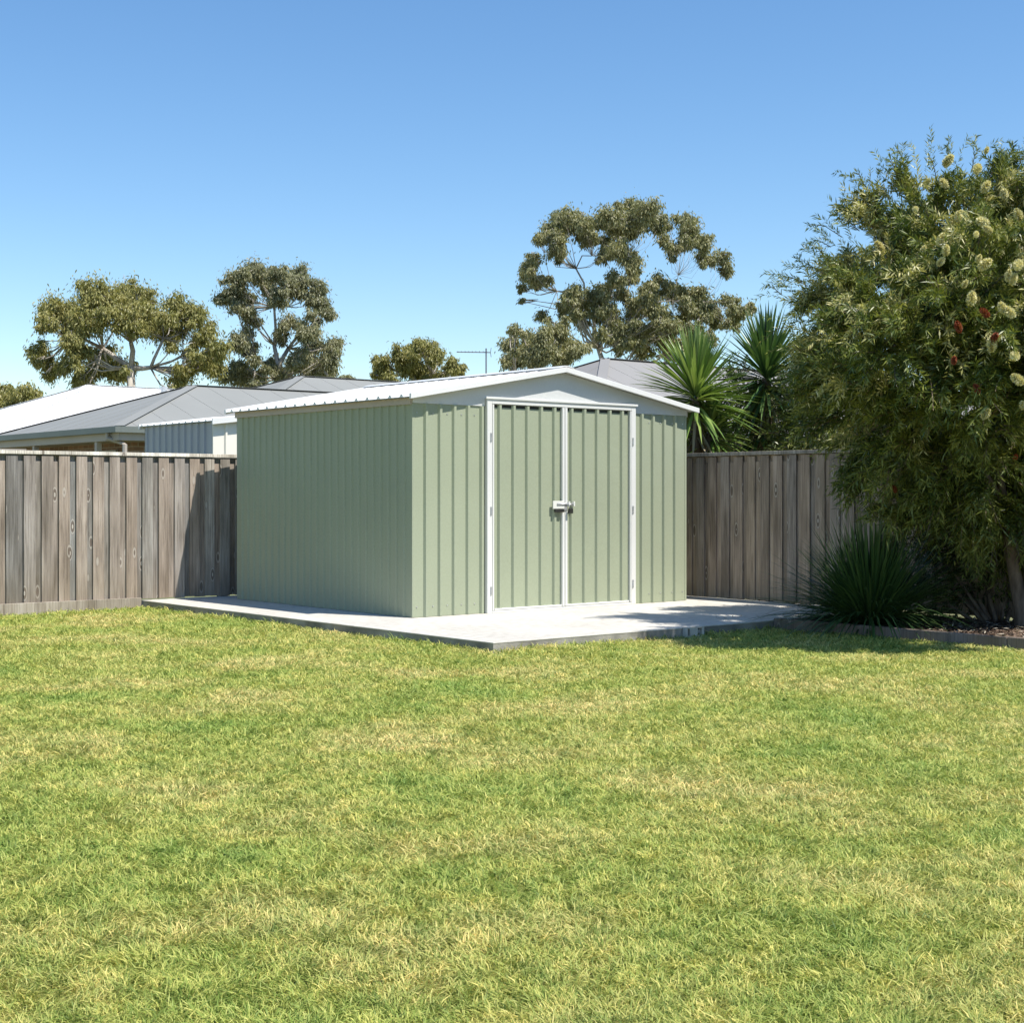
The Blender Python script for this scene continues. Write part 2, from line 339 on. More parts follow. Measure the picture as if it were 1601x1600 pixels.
for y0 in (-OF-.012, SL+OF-.018):
    for sgn in (-1, 1):
        u_e = RC+sgn*(RC+OL+.005)
        b = MB(); pts = []
        b.add([(u_e, y0, zr(u_e)-.022), (u_e, y0+.03, zr(u_e)-.022), (u_e, y0+.03, zr(u_e)+.03), (u_e, y0, zr(u_e)+.03),
               (RC, y0, zr(RC)-.022), (RC, y0+.03, zr(RC)-.022), (RC, y0+.03, zr(RC)+.03), (RC, y0, zr(RC)+.03)],
              [(0, 1, 2, 3), (7, 6, 5, 4), (0, 3, 7, 4), (1, 5, 6, 2), (3, 2, 6, 7), (0, 4, 5, 1)]).build('barge_trim', M['roofw'], shed, bevel=.003)
# gable infill
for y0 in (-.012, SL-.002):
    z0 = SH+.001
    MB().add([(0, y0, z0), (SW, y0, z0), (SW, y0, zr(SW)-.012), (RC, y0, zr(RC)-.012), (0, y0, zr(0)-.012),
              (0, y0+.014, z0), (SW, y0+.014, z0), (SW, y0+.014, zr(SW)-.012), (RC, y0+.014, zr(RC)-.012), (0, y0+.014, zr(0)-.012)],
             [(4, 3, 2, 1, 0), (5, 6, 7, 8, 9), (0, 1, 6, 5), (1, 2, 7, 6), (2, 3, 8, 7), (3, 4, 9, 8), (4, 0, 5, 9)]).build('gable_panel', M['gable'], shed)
for x0 in (-.026, SW-.004):
    MB().box(x0, x0+.03, .0, SL, SH-.012, SH+.052).build('top_channel', M['fascia'], shed)
# door frame and leaves
D0, D1, DZ = .862, 2.872, SH+.075
fr = MB(); fr.box(D0, D0+.062, -.05, -.0205, .0, DZ).box(D1-.062, D1, -.05, -.0205, .0, DZ).box(D0+.0622, D1-.0622, -.05, -.0205, DZ-.05, DZ).box(D0+.002, D0+.012, -.0203, -.001, 0, SH-.002).box(D1-.012, D1-.002, -.0203, -.001, 0, SH-.002)
fr.build('door_frame', M['white'], shed, bevel=.004)
MB().box(D0-.02, D1+.02, -.062, -.052+.003, DZ-.005, DZ+.018).build('lintel_trim', M['white'], shed, bevel=.003)
MB().box(D0+.063, D1-.063, -.05, -.0195, 0.001, .022).build('door_sill', M['white'], shed, bevel=.003)
mid = (D0+D1)/2
for side in (0, 1):
    a0, a1 = ((D0+.066, mid-.004), (mid+.004, D1-.066))[side]; L = a1-a0
    lf = panel(L, .03, DZ-.056, .178, lambda a, b, c: (a0+a, -.022-b, c), first=.105, back=-.008).build('door', M['green'], shed)
    st = MB()
    st.box(a0-.0, a0+.018, -.052, -.0225, .026, DZ-.054) if side == 0 else st.box(a1-.018, a1, -.052, -.0225, .026, DZ-.054)
    if side == 0: st.box(a1-.03, a1, -.054, -.0225, .026, DZ-.054)
    else: st.box(a0, a0+.03, -.054, -.0225, .026, DZ-.054)
    st.box(a0+.031, a1-.031, -.047, -.0225, .026, .045)
    MB().box(a0+.032, a1-.032, -.0235, -.0222, DZ-.082, DZ-.057).build('vent_gap_shade', M['dark'], lf)  # solid dark strip imitating the shade in the gap below the top rail
    st.build('door_stile', M['white'], lf, bevel=.002)
    for zz in (.22, 1.0, 1.72):
        xx = a0-.03 if side == 0 else a1+.012
        h = MB(); h.box(xx, xx+.018, -.056, -.0502, zz-.04, zz+.04); h.tube([(xx+.009, -.056, zz-.037), (xx+.009, -.056, zz+.037)], .006, 8)
        h.build('hinge', M['hinge'], lf)
lz = 1.03
lt = MB().box(mid-.17, mid-.018, -.066, -.0545, lz-.015, lz+.065).build('latch', M['plate'], shed, bevel=.003)
MB().box(mid-.15, mid-.03, -.075, -.056, lz-.05, lz-.018).build('latch_handle', M['dark'], lt, bevel=.003)
b = MB().tube([(mid-.12, -.07, lz+.035), (mid+.12, -.07, lz+.035)], .008, 10); b.build('bolt', M['hinge'], lt, smooth=True)
for xx in (mid+.03, mid+.095): MB().box(xx, xx+.02, -.08, -.0545, lz+.01, lz+.06).build('bolt_keeper', M['plate'], lt, bevel=.002)
pk = MB().box(mid+.02, mid+.075, -.098, -.074, lz-.062, lz-.012).build('padlock', M['dark'], shed, bevel=.006)
MB().tube([(mid+.03, -.086, lz-.013), (mid+.03, -.086, lz+.016), (mid+.037, -.086, lz+.028), (mid+.048, -.086, lz+.032), (mid+.058, -.086, lz+.028), (mid+.065, -.086, lz+.016), (mid+.065, -.086, lz-.013)], .0045, 8).build('shackle', M['hinge'], pk, smooth=True)
MB().box(mid-.02, mid+.02, -.064, -.0545, lz-.03, lz+.04).build('lock_plate', M['hinge'], shed, bevel=.002)
# fixing screws on the front
for uu in (.05, .24, .41, .58, .74, SW-.06, SW-.22, SW-.40, SW-.57):
    for zz in (.10, 1.93):
        MB().tube([(uu, -.001, zz), (uu, -.006, zz)], .006, 8).build('screw', M['hinge'], shed)

# ---------------------------------------------------------------- fences (lapped palings, capping, plinth)
def fence(name, label, length, origin, rz, top, pal, capm, capw, capz, z0):
    root = thing(name, label, 'fence', origin, rz)
    b = MB(); x = -.02; i = 0
    while x < length:                              # local x runs along the fence; palings face -y
        pw = .19+rng.uniform(-.006, .006)
        tz = top-.045-rng.uniform(0, .012); wb = .122+rng.uniform(-.006, .006); j = rng.uniform(-.002, .002)
        b.box(x-.03, x+.10, .0195, .034, z0+rng.uniform(-.005, .005), top-.11)      # back board
        b.box(x+.085, x+.085+wb, .0+j, .0185+j, z0+rng.uniform(-.006, .006), tz)    # lapped board
        x += pw
    b.build('palings', pal, root, bevel=.002)
    MB().box(-.05, length, -.012, .07, top-.038, top).build('capping', capm, root, bevel=.003)
    for zz in (.35, .95, top-.085): MB().box(-.05, length, .036, .072, zz-.045, zz+.045).build('rail', pal, root)
    k = 0
    while k < length: MB().box(k, k+.1, .074, .15, -.1, top-.05).build('post', pal, root); k += 2.4
    return root
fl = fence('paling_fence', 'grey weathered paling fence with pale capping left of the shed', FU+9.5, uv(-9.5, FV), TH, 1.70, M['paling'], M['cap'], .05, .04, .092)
b = MB()
for q in range(4): b.box(.6+q*1.998, .6+q*1.998+1.99, -.03, -.003, -.05, .115+rng.uniform(-.006, .006))
b.build('plinth_board', M['paling'], fl, bevel=.004)
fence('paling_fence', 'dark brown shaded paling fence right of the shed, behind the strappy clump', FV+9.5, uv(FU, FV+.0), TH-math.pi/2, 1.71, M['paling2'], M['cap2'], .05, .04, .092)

# ---------------------------------------------------------------- neighbouring houses and shed
def hip(name, root, m, u0, u1, v0, v1, ze, pitch, ridge_m=None, seams=True, oh=0):
    """hip roof over a rectangle in local coordinates, ridge along u"""
    hw = (v1-v0)/2; rz_ = ze+hw*pitch; vc = (v0+v1)/2; ra, rb = u0+hw, u1-hw
    b = MB(); A = [(u0, v0, ze), (u1, v0, ze), (u1, v1, ze), (u0, v1, ze), (ra, vc, rz_), (rb, vc, rz_)]
    Bt = [(x, y, z-.06) for x, y, z in A]
    b.add(A+Bt, [(0, 1, 5, 4), (2, 3, 4, 5), (3, 0, 4), (1, 2, 5), (6, 10, 11, 7), (8, 11, 10, 9), (9, 10, 6), (7, 11, 8),
                 (0, 6, 7, 1), (1, 7, 8, 2), (2, 8, 9, 3), (3, 9, 6, 0)])
    rf = b.build('roof', m, root)
    # low ribs of the sheeting
    s = MB(); st = .76
    def bar(p, q, w_, h_):
        p = Vector(p); q = Vector(q); d = (q-p).normalized(); n = d.cross(Vector((0, 0, 1))).normalized()*w_/2; up = Vector((0, 0, h_))
        s.add([p-n, p+n, q+n, q-n, p-n+up, p+n+up, q+n+up, q-n+up], [(3, 2, 1, 0), (4, 5, 6, 7), (0, 1, 5, 4), (1, 2, 6, 5), (2, 3, 7, 6), (3, 0, 4, 7)])
    x = u0+st/2
    while x < u1:
        k = min(1, (x-u0)/hw, (u1-x)/hw)
        for a_, b_ in ((v0, vc), (v1, vc)): bar((x, a_, ze), (x, a_+(b_-a_)*k, ze+(rz_-ze)*k), .016, .004)
        x += st
    y = v0+st/2
    while y < v1:
        k = min(y-v0, v1-y)
        bar((u0, y, ze), (u0+k, y, ze+k*pitch), .02, .006); bar((u1, y, ze), (u1-k, y, ze+k*pitch), .02, .006); y += st
    s.build('roof_ribs', m, rf)
    c_ = MB(); s = c_
    for p, q in (((u0, v0, ze), (ra, vc, rz_)), ((u0, v1, ze), (ra, vc, rz_)), ((u1, v0, ze), (rb, vc, rz_)), ((u1, v1, ze), (rb, vc, rz_)), ((ra, vc, rz_), (rb, vc, rz_))):
        bar((p[0], p[1], p[2]+.005), (q[0], q[1], q[2]+.005), .22, .004)
    c_.build('ridge_cap', m, rf)
    return rf, (ra, vc, rz_), (rb, vc, rz_)
def eaves(root, u0, u1, v0, v1, ze, gm, fm, wallm, inset=.55, sides='all'):
    b = MB(); b.box(u0-.11, u0-.002, v0-.11, v1+.11, ze-.12, ze-.01).box(u0, u1, v0-.11, v0-.002, ze-.12, ze-.01).box(u1+.002, u1+.11, v0-.11, v1+.11, ze-.12, ze-.01).box(u0, u1, v1+.002, v1+.11, ze-.12, ze-.01)
    b.build('gutter', gm, root)
    f = MB().box(u0+.005, u0+.03, v0+.005, v1-.005, ze-.26, ze-.064).box(u1-.03, u1-.005, v0+.005, v1-.005, ze-.26, ze-.064).box(u0+.032, u1-.032, v0+.005, v0+.03, ze-.26, ze-.064).box(u0+.032, u1-.032, v1-.03, v1-.005, ze-.26, ze-.064)
    f.box(u0+.032, u1-.032, v0+.032, v1-.032, ze-.25, ze-.235)
    f.build('fascia', fm, root)
    MB().box(u0+inset, u1-inset, v0+inset, v1-inset, -.05, ze-.252).build('wall', wallm, root)
def win(root, x, y0, y1, z0, z1):                  # a window in a wall that faces -x
    w_ = MB().box(x-.05, x-.004, y0, y1, z0, z0+.05).box(x-.05, x-.004, y0, y1, z1-.05, z1).box(x-.05, x-.004, y0, y0+.05, z0+.051, z1-.051).box(x-.05, x-.004, y1-.05, y1, z0+.051, z1-.051).build('window', M['fascia'], root)
    MB().box(x-.02, x-.003, y0+.051, y1-.051, z0+.051, z1-.051).build('pane', M['dark'], w_)
# grey-roofed brick house behind the left fence
C1 = (-7.17, 27.3)
h1 = thing('brick_house', 'brown brick house with grey hipped steel roof and beige fascia behind the left fence', 'house', (C1[0], C1[1], 0), TH)
hip('r', h1, M['rgrey'], 0, 12, 0, 6.28, 2.5, .338)
eaves(h1, 0, 12, 0, 6.28, 2.5, M['gutter'], M['fascia'], M['brick'])
win(h1, .55, 1.2, 2.4, .9, 2.1); win(h1, .55, 3.6, 4.8, .9, 2.1)
MB().tube([(-.05, .35, 2.42), (-.05, .35, 2.28), (.1, .2, 2.22), (.1, -.05, 2.16), (.1, -.06, 0)], .045, 8).build('downpipe', M['fascia'], h1)
for yy in (1.0, 4.0): MB().box(.03, .13, yy, yy+.1, -.05, 2.24).build('verandah_post', M['fascia'], h1)
# house with the taller ridge behind it
PK = np.array([-5.35, 38.0]); hw = 5.2
def corner(pk, hw): return (pk[0]-hw*UX+hw*UY, pk[1]-hw*UY-hw*UX)
c2 = corner(PK, hw)
h2 = thing('steel_roof_house', 'house with taller grey hipped roof rising behind the brick house', 'house', (*c2, 0), TH)
hip('r', h2, M['rgrey'], 0, 2*hw+6.6, 0, 2*hw, 2.5, .338)
eaves(h2, 0, 2*hw+6.6, 0, 2*hw, 2.5, M['gutter'], M['fascia'], M['brick'])
# white roof
c3 = corner((-12.7, 45.0), 5.6)
h3 = thing('white_roof_house', 'house with bright white hipped roof behind the left end of the brick house', 'house', (*c3, 0), TH)
rf, ra, rb = hip('r', h3, M['rwhite'], 0, 18, 0, 11.2, 2.5, .366)
eaves(h3, 0, 18, 0, 11.2, 2.5, M['fascia'], M['fascia'], M['brick'])
MB().tube([(7.7, 4.9, 4.0), (7.7, 4.9, 4.56)], .11, 10).build('roof_vent', M['hinge'], rf)
# right grey roof
c4 = corner((2.15, 34.5), 4.6)
h4 = thing('mauve_roof_house', 'house with mauve grey hipped roof between the shed roof and the yuccas', 'house', (*c4, 0), TH)
hip('r', h4, M['rgrey2'], 0, 20, 0, 9.2, 2.5, .41)
eaves(h4, 0, 20, 0, 9.2, 2.5, M['gutter'], M['fascia'], M['brick'])
# tiny far left roof
h5 = thing('far_house', 'small pale roofed house just in the frame at far left, below the low tree', 'house', (-33, 62, 0), TH)
hip('r', h5, M['rwhite'], 0, 12, 0, 9, 3.0, .36); eaves(h5, 0, 12, 0, 9, 3.0, M['gutter'], M['fascia'], M['brick'])
# antenna
ax, ay = PK[0]+6*UX, PK[1]+6*UY
an = thing('tv_antenna', 'thin rooftop television antenna on a mast above the shed roof', 'antenna', (ax, ay, 4.2), 0)
MB().tube([(0, 0, 0), (0, 0, 1.14)], .022, 8).build('mast', M['black'], an)
MB().tube([(-.82, -.1, 1.03), (.12, .05, 1.03)], .014, 6).build('boom', M['black'], an)
for k in range(9):
    x = -.78+k*.1; ln = .16+.012*k
    MB().tube([(x, -.1-ln, 1.035), (x, -.05+ln, 1.035)], .007, 5).build('element', M['black'], an)
b = MB()
for k in (-1, 1): b.tube([(.12, .05-.02, 1.03), (.14, .05, 1.03+.13*k)], .009, 5)
b.build('reflector', M['black'], an)
# neighbour's little shed
s2 = thing('small_shed', 'small blue grey and cream steel shed with white roof edge behind the left fence', 'shed', (-4.17, 20.9, 0), TH)
panel(2.10, .0, 2.26, .2, lambda a, b, c: (-b, a+.03, c)).build('side_wall', M['gshed'], s2)
panel(2.5, .0, 2.26, .2, lambda a, b, c: (a, -b, c)).build('front_wall', M['cream'], s2)
panel(2.10, .0, 2.26, .2, lambda a, b, c: (2.5+b, a+.03, c)).build('side_wall', M['gshed'], s2)
panel(2.5, .0, 2.26, .2, lambda a, b, c: (a, 2.13+b, c)).build('back_wall', M['cream'], s2)
pr = ribs(2.30, .2, h=.02)
for sgn in (-1, 1):
    MB().prism(pr+[(2.30, -.01), (0, -.01)], 0.002, 1, lambda a, b, c, sgn=sgn: (1.25+sgn*1.30*c, -.08+a, 2.275+.16*(1-c)+b)).build('roof_sheet', M['roofw'], s2)
for y0 in (-.1, 2.20):
    for sgn in (-1, 1):
        e = 1.25+sgn*1.31
        MB().add([(e, y0, 2.22), (e, y0+.025, 2.22), (e, y0+.025, 2.30), (e, y0, 2.30), (1.25, y0, 2.38), (1.25, y0+.025, 2.38), (1.25, y0+.025, 2.46), (1.25, y0, 2.46)],
             [(0, 1, 2, 3), (7, 6, 5, 4), (0, 3, 7, 4), (1, 5, 6, 2), (3, 2, 6, 7), (0, 4, 5, 1)]).build('barge_trim', M['roofw'], s2)
MB().add([(0, -.004, 2.261), (2.5, -.004, 2.261), (1.25, -.004, 2.41), (0, .01, 2.261), (2.5, .01, 2.261), (1.25, .01, 2.41)], [(0, 1, 2), (5, 4, 3), (0, 3, 4, 1), (1, 4, 5, 2), (2, 5, 3, 0)]).build('gable_panel', M['cream'], s2)

# ---------------------------------------------------------------- gum trees
def gum(name, label, clumps, Yd, leafm, base_px, forks, depth=.55, dens=1.0, leafL=.26, group='gum trees behind the houses'):
    cl = np.array(clumps, float); s = Yd/F
    cx = cl[:, 0].mean(); W = (cl[:, 0].max()-cl[:, 0].min()+60)*s/2
    bx = (base_px-800)*s
    root = thing(name, label, 'tree', (bx, Yd, 0), 0, group)
    org = np.array([bx, Yd, 0.0]); parts = []; cen = []
    ex = []
    for i_, (x, y, r) in enumerate(cl):
        dd = np.hypot(cl[:, 0]-x, cl[:, 1]-y); nb = np.argsort(dd)[1:4]
        for j_ in rng.choice(nb, min(2, len(nb)), replace=False):
            if dd[j_] < 2.6*r: f_ = rng.uniform(.35, .6); ex.append((x*(1-f_)+cl[j_, 0]*f_+rng.normal()*r*.2, y*(1-f_)+cl[j_, 1]*f_+rng.normal()*r*.2, r*rng.uniform(.45, .75)))
        a_ = rng.uniform(0, 6.28); ex.append((x+math.cos(a_)*r*.8, y+math.sin(a_)*r*.8, r*rng.uniform(.3, .5)))
    cl = np.concatenate([cl, np.array(ex)])
    for (x, y, r) in cl:
        k = min(1, abs(x-cx)*s/max(W, .1)); dy = rng.uniform(-1, 1)*W*depth*math.sqrt(max(.1, 1-k*k))
        c = at(x, y, Yd+dy)-org; R = r*s*1.38; cen.append((c, R))
        n = int(1300*dens*(R/.84)**2*(.26/leafL)**2)+40
        # several sub-puffs make the clump uneven
        m_ = max(8, int(10+R*8)); pc = c+rnd_dir(m_)*np.array([.68, .68, .62])*R*rng.uniform(.2, 1, (m_, 1)); pr_ = R*rng.uniform(.22, .5, m_)
        ix = rng.integers(0, m_, n); d = rnd_dir(n); rr = np.abs(rng.normal(size=n))*.72
        P = pc[ix]+d*np.array([1, 1, .95])*(pr_[ix]*rr)[:, None]
        D = rnd_dir(n)*.6+d*.35+np.array([0, 0, -.85])
        parts.append(leaves(P, D, leafL*.8*rng.uniform(.6, 1.2, n), leafL*.25*rng.uniform(.7, 1.3, n)))
    V, Fq = join(parts); np_mesh('crown', V, Fq, leafm, root)
    t = MB(); fk = [(at(fx, fy, Yd)-org) for fx, fy in forks]
    base = np.array([0, 0, -.3]); h0 = fk[0]
    tr = .028*max(6, h0[2]+4)*.75
    t.tube([base, base*.5+h0*.5+np.array([.1, 0, 0]), h0], [tr*1.3, tr, tr*.8], 9)
    nodes = [(h0, tr*.75)]
    for f_ in fk[1:]:
        j = min(range(len(nodes)), key=lambda q: np.linalg.norm((nodes[q][0]-f_)*np.array([1, 1, .7]))+(2 if nodes[q][0][2] > f_[2] else 0))
        p = nodes[j][0]; r_ = nodes[j][1]; md = (p+f_)/2+rng.normal(size=3)*.12
        t.tube([p, md, f_], [r_*.8, r_*.68, r_*.56], 7); nodes.append((f_, r_*.6))
    for c, R in cen:
        j = min(range(len(nodes)), key=lambda q: np.linalg.norm((nodes[q][0]-c)*np.array([1, .9, .75]))+(1.5 if nodes[q][0][2] > c[2] else 0))
        p, r_ = nodes[j]; e = c-np.array([0, 0, R*.1]); L = np.linalg.norm(e-p)
        md = p*.55+e*.45+np.array([0, 0, -.10*L])+rng.normal(size=3)*.08*L*.5
        rr = min(r_*.5, .02+.014*L); t.tube([p, md, e], [rr, rr*.7, rr*.35], 5)
        for _ in range(4):
            q = e+rnd_dir(1)[0]*R*.8; t.tube([p*.25+e*.75 if L > 1 else md, e*.5+q*.5-np.array([0, 0, .05]), q], [rr*.45, rr*.3, .012], 4)
    t.build('trunk', M['gumbark'], root, smooth=True)
    return root
z1 = lambda L: [(x/2.86, y/2.86+400, r/2.86) for x, y, r in L]
z5 = lambda L: [(x/3.079+760, y/3.079+280, r/3.079) for x, y, r in L]
G1 = z1([(410,180,85),(560,150,70),(650,190,65),(790,225,70),(250,230,70),(200,290,50),(170,415,48),(160,470,28),(400,290,80),(540,275,75),(680,290,85),(870,260,60),(920,335,60),(965,410,62),(760,350,75),(330,375,55),(240,510,55),(320,460,50),(450,450,75),(520,520,70),(350,560,45),(900,470,65),(850,430,40),(800,560,60),(590,500,35),(960,500,50),(300,260,60),(480,200,60),(620,320,50),(400,540,50)])
gum('gum_tree', 'broad spreading olive gum tree with open crown above the white roof', G1, 70, M['gumy'], 204, [(204, 575), (204, 535), (235, 575), (160, 545), (255, 530), (110, 530), (285, 520)], leafL=.24)
G2 = z1([(1120,60,55),(1040,110,55),(1000,190,42),(1180,100,55),(1250,70,45),(1340,70,50),(1310,140,60),(1400,150,55),(1420,215,50),(1240,190,55),(1100,190,55),(1050,225,35),(1480,260,32),(1130,290,42),(1060,370,50),(1110,420,50),(1300,300,48),(1255,360,40),(1380,330,55),(1400,400,60),(1500,390,42),(1330,450,50),(1460,460,55),(1390,510,60),(1220,470,38),(1260,530,50),(1040,520,60),(1100,550,50),(1160,530,40),(1480,520,32),(1200,150,40)])
gum('gum_tree', 'tall narrow grey green gum tree standing right of the broad spreading one', G2, 74, M['gum2'], 435, [(435, 590), (428, 540), (450, 545), (428, 480), (450, 480), (400, 560), (470, 520)], leafL=.23)
G3 = [(x_, y_, r_*.78) for x_, y_, r_ in [(600,572,20),(625,551,20),(650,545,22),(680,553,20),(705,572,18),(640,572,25),(670,578,20),(590,585,12),(612,590,15),(715,582,12),(655,592,22),(690,592,18),(662,538,12),(590,562,10),(722,575,9)]]
gum('gum_tree', 'small low olive gum tree peeping over the shed roof beside the antenna', G3, 82, M['gumy'], 650, [(650, 600), (640, 585), (675, 585)], dens=1.3, leafL=.25)
G4 = z5([(390,180,70),(460,220,65),(300,230,55),(350,260,50),(260,290,35),(520,210,55),(610,165,62),(690,130,55),(780,150,62),(720,210,70),(820,220,55),(640,240,55),(940,200,52),(990,240,55),(1040,300,48),(1060,370,48),(900,345,42),(950,300,42),(1140,380,42),(1150,440,36),(640,335,60),(700,400,50),(560,375,38),(480,280,50),(340,345,50),(210,390,46),(200,450,50),(250,490,38),(170,520,25),(165,585,16),(300,485,25),(830,490,50),(780,560,60),(900,540,60),(1000,560,65),(1070,600,50),(950,630,55),(1170,580,45),(1210,650,50),(1260,630,36),(1190,700,36),(420,540,50),(380,620,50),(460,670,58),(560,600,60),(590,540,42),(270,655,36),(700,650,50),(640,730,60),(720,740,70),(800,730,60),(860,780,60),(640,800,60),(750,820,70),(1000,740,50),(1070,770,38),(950,720,45),(900,830,60),(980,830,50),(520,560,60),(600,650,50),(540,640,55),(660,560,42),(720,600,50),(450,600,50),(620,720,55),(560,740,42),(820,640,55),(1100,680,42),(1030,650,50),(880,690,50),(580,300,50),(680,260,50),(860,290,40),(700,480,40),(620,470,40)])
gum('gum_tree', 'largest gum tree, tall with many pale limbs behind the mauve roof', G4, 60, M['gum'], 955, [(955, 580), (935, 545), (960, 530), (915, 470), (900, 420), (960, 470), (985, 440), (1010, 480), (1050, 470), (1060, 430), (925, 400), (870, 455), (985, 400), (1100, 470)], leafL=.20)
G5 = z5([(140,725,35),(110,800,48),(200,775,55),(270,750,55),(350,730,50),(385,790,50),(300,820,60),(180,850,60),(440,820,38),(100,870,40),(480,815,25),(370,690,34),(250,870,60),(380,870,50)])
gum('gum_tree', 'low bushy gum tree at the left foot of the largest gum', G5, 56, M['gum'], 845, [(845, 600), (830, 580), (870, 570), (805, 585)], dens=1.3, leafL=.19)
G6 = [(8,618,18),(34,612,16),(54,618,11),(20,632,18),(45,632,14),(-15,625,20),(62,626,6),(5,645,18),(30,648,16)]
gum('gum_tree', 'low green rounded gum tree at the left edge above the white roof', G6, 66, M['gumy'], 15, [(15, 660), (10, 640), (40, 640)], dens=1.4, leafL=.22)
G7 = [(534,592,7),(545,590,6),(526,596,6),(552,595,5)]
gum('gum_tree', 'tiny far off treetop just right of the tall narrow gum', G7, 120, M['gum'], 538, [(538, 600), (543, 595)], leafL=.3)

# ---------------------------------------------------------------- yuccas behind the right fence
def strap(base, dirs, L, W, droop, seg=5, fold=.25):
    """tapered folded blades; base (n,3), dirs (n,3)"""
    n = len(base); dirs = unit(dirs); side = unit(np.cross(dirs, np.array([0, 0, 1.0])+rng.normal(size=(n, 3))*.05)); rows = []
    L = np.broadcast_to(L, n)[:, None]; W = np.broadcast_to(W, n)[:, None]; droop = np.broadcast_to(droop, n)[:, None]
    for i in range(seg+1):
        s = i/seg; c = base+dirs*L*s-np.array([0, 0, 1])*droop*L*s*s
        w_ = W*(.55+.9*s if s < .5 else 1)*(1-max(0, (s-.5)/.5)**1.6*.97)/2
        up = np.cross(side, dirs)
        rows.append(np.stack([c-side*w_+up*w_*fold*2, c, c+side*w_+up*w_*fold*2], 1))
    V = np.stack(rows, 1); V = V.reshape(n, -1, 3); k = (seg+1)*3; fs = []
    for i in range(seg):
        for j in range(2): a0 = i*3+j; fs.append((a0, a0+1, a0+4, a0+3))
    fs = np.array(fs); Fq = (fs[None]+(np.arange(n)*k)[:, None, None]).reshape(-1, 4)
    return V.reshape(-1, 3), Fq
def yucca(label, px, py, Yd, R, leafm, heads):
    top = at(px, py, Yd); root = thing('yucca', label, 'yucca', (top[0], Yd, 0), 0, 'yuccas behind the right fence')
    org = np.array([top[0], Yd, 0.0]); t = MB()
    for i, (hx, hy, rr, n, lo) in enumerate(heads):
        c = at(hx, hy, Yd+.12*i)-org
        t.tube([(c[0]*.2, 0, -.1), (c[0]*.6, .05, c[2]*.5), tuple(c)], [.09, .075, .06], 9)
        el = np.radians(lo+(88-lo)*rng.uniform(0, 1, n)**.85); az = rng.uniform(0, 2*np.pi, n)
        D = np.stack([np.cos(el)*np.cos(az), np.cos(el)*np.sin(az), np.sin(el)], 1)
        b0 = np.tile(c, (n, 1))+D*.03+np.array([0, 0, 1])*(np.sin(el)[:, None]*.12-.06)
        V, Fq = strap(b0, D, R*rr*rng.uniform(.8, 1.08, n), .039*rng.uniform(.8, 1.2, n), .04+.14*np.cos(el)**2)
        np_mesh('rosette', V, Fq, leafm, root)
        nd_ = 34; az = rng.uniform(0, 2*np.pi, nd_); el = np.radians(rng.uniform(-75, -35, nd_))
        D = np.stack([np.cos(el)*np.cos(az), np.cos(el)*np.sin(az), np.sin(el)], 1)
        b0 = np.tile(c, (nd_, 1))+np.array([0, 0, -1])*rng.uniform(.05, .5, nd_)[:, None]
        V, Fq = strap(b0, D, R*rr*rng.uniform(.5, .85, nd_), .035, .12)
        np_mesh('dead_leaves', V, Fq, M['dead'], root)
    t.build('trunk', M['bark'], root, smooth=True)
yucca('bright green yucca rosette directly beside the right end of the shed roof', 1087, 630, 17.9, .92, M['yucca'], [(1087, 622, .90, 330, -30), (1110, 678, .62, 200, -40)])
yucca('taller dark green yucca with spiky head, right of the bright green one', 1198, 592, 18.3, .78, M['yucca2'], [(1198, 592, 1.08, 290, -45), (1185, 668, .7, 200, -45)])

# ---------------------------------------------------------------- leafy shrubs and the bottlebrush
def sprays(cen, crown_c, per, Lt, Ll, Lw, nl, up=.35, out=1.0, droop=.35, bunch=0):
    """arching twigs set with narrow leaves; cen = [(centre, radius)]"""
    TV = []; parts = []; tw = MB()
    for c, R in cen:
        n = max(3, int(per*(R/.45)**2)); d = rnd_dir(n); P = c+d*R*(rng.uniform(.1, 1, n)**.5)[:, None]*np.array([1, 1, .9])
        jit = rng.normal(size=(n, 3))*.35
        if bunch:
            K = max(2, n//bunch); bi = rng.integers(0, K, n); bd = rnd_dir(K); bc = c+bd*R*(rng.uniform(.25, 1.15, K)**.5)[:, None]
            P = bc[bi]+rng.normal(size=(n, 3))*.035; d = bd[bi]; jit = (rng.normal(size=(K, 3))*.45)[bi]+rng.normal(size=(n, 3))*.22
        D = unit((P-crown_c)/np.maximum(np.linalg.norm(P-crown_c, axis=1, keepdims=True), .1)*out+d*.5+jit+np.array([0, 0, up]))
        L = Lt*rng.uniform(.6, 1.25, n); dr = droop*rng.uniform(.3, 1.4, n)
        s = (np.arange(nl)/nl*.97+.03)[None, :, None]
        Q = P[:, None]-D[:, None]*L[:, None, None]*.35+D[:, None]*L[:, None, None]*s-np.array([0, 0, 1])*dr[:, None, None]*L[:, None, None]*s*s
        T = unit((D[:, None]-2*np.array([0, 0, 1])*dr[:, None, None]*s).reshape(-1, 3))
        Q = Q.reshape(-1, 3); m_ = len(Q)
        ld = unit(T*.75+unit(np.cross(T, rnd_dir(m_)))*.8)
        parts.append(leaves(Q, ld, Ll*rng.uniform(.7, 1.25, m_), Lw*rng.uniform(.8, 1.2, m_)))
        Qr = Q.reshape(n, nl, 3)
        for i in range(0, n, 4): tw.tube([Qr[i, 0], Qr[i, nl//2], Qr[i, -1]], [.005, .004, .002], 3)
        TV.append((Qr[:, -1], T.reshape(n, nl, 3)[:, -1]))
    return parts, tw, TV
TB = np.array([4.52, 13.30, 0.05])
bb = thing('bottlebrush_tree', 'large dense bottlebrush with pale yellow blooms overhanging the mulch bed', 'tree', tuple(TB))
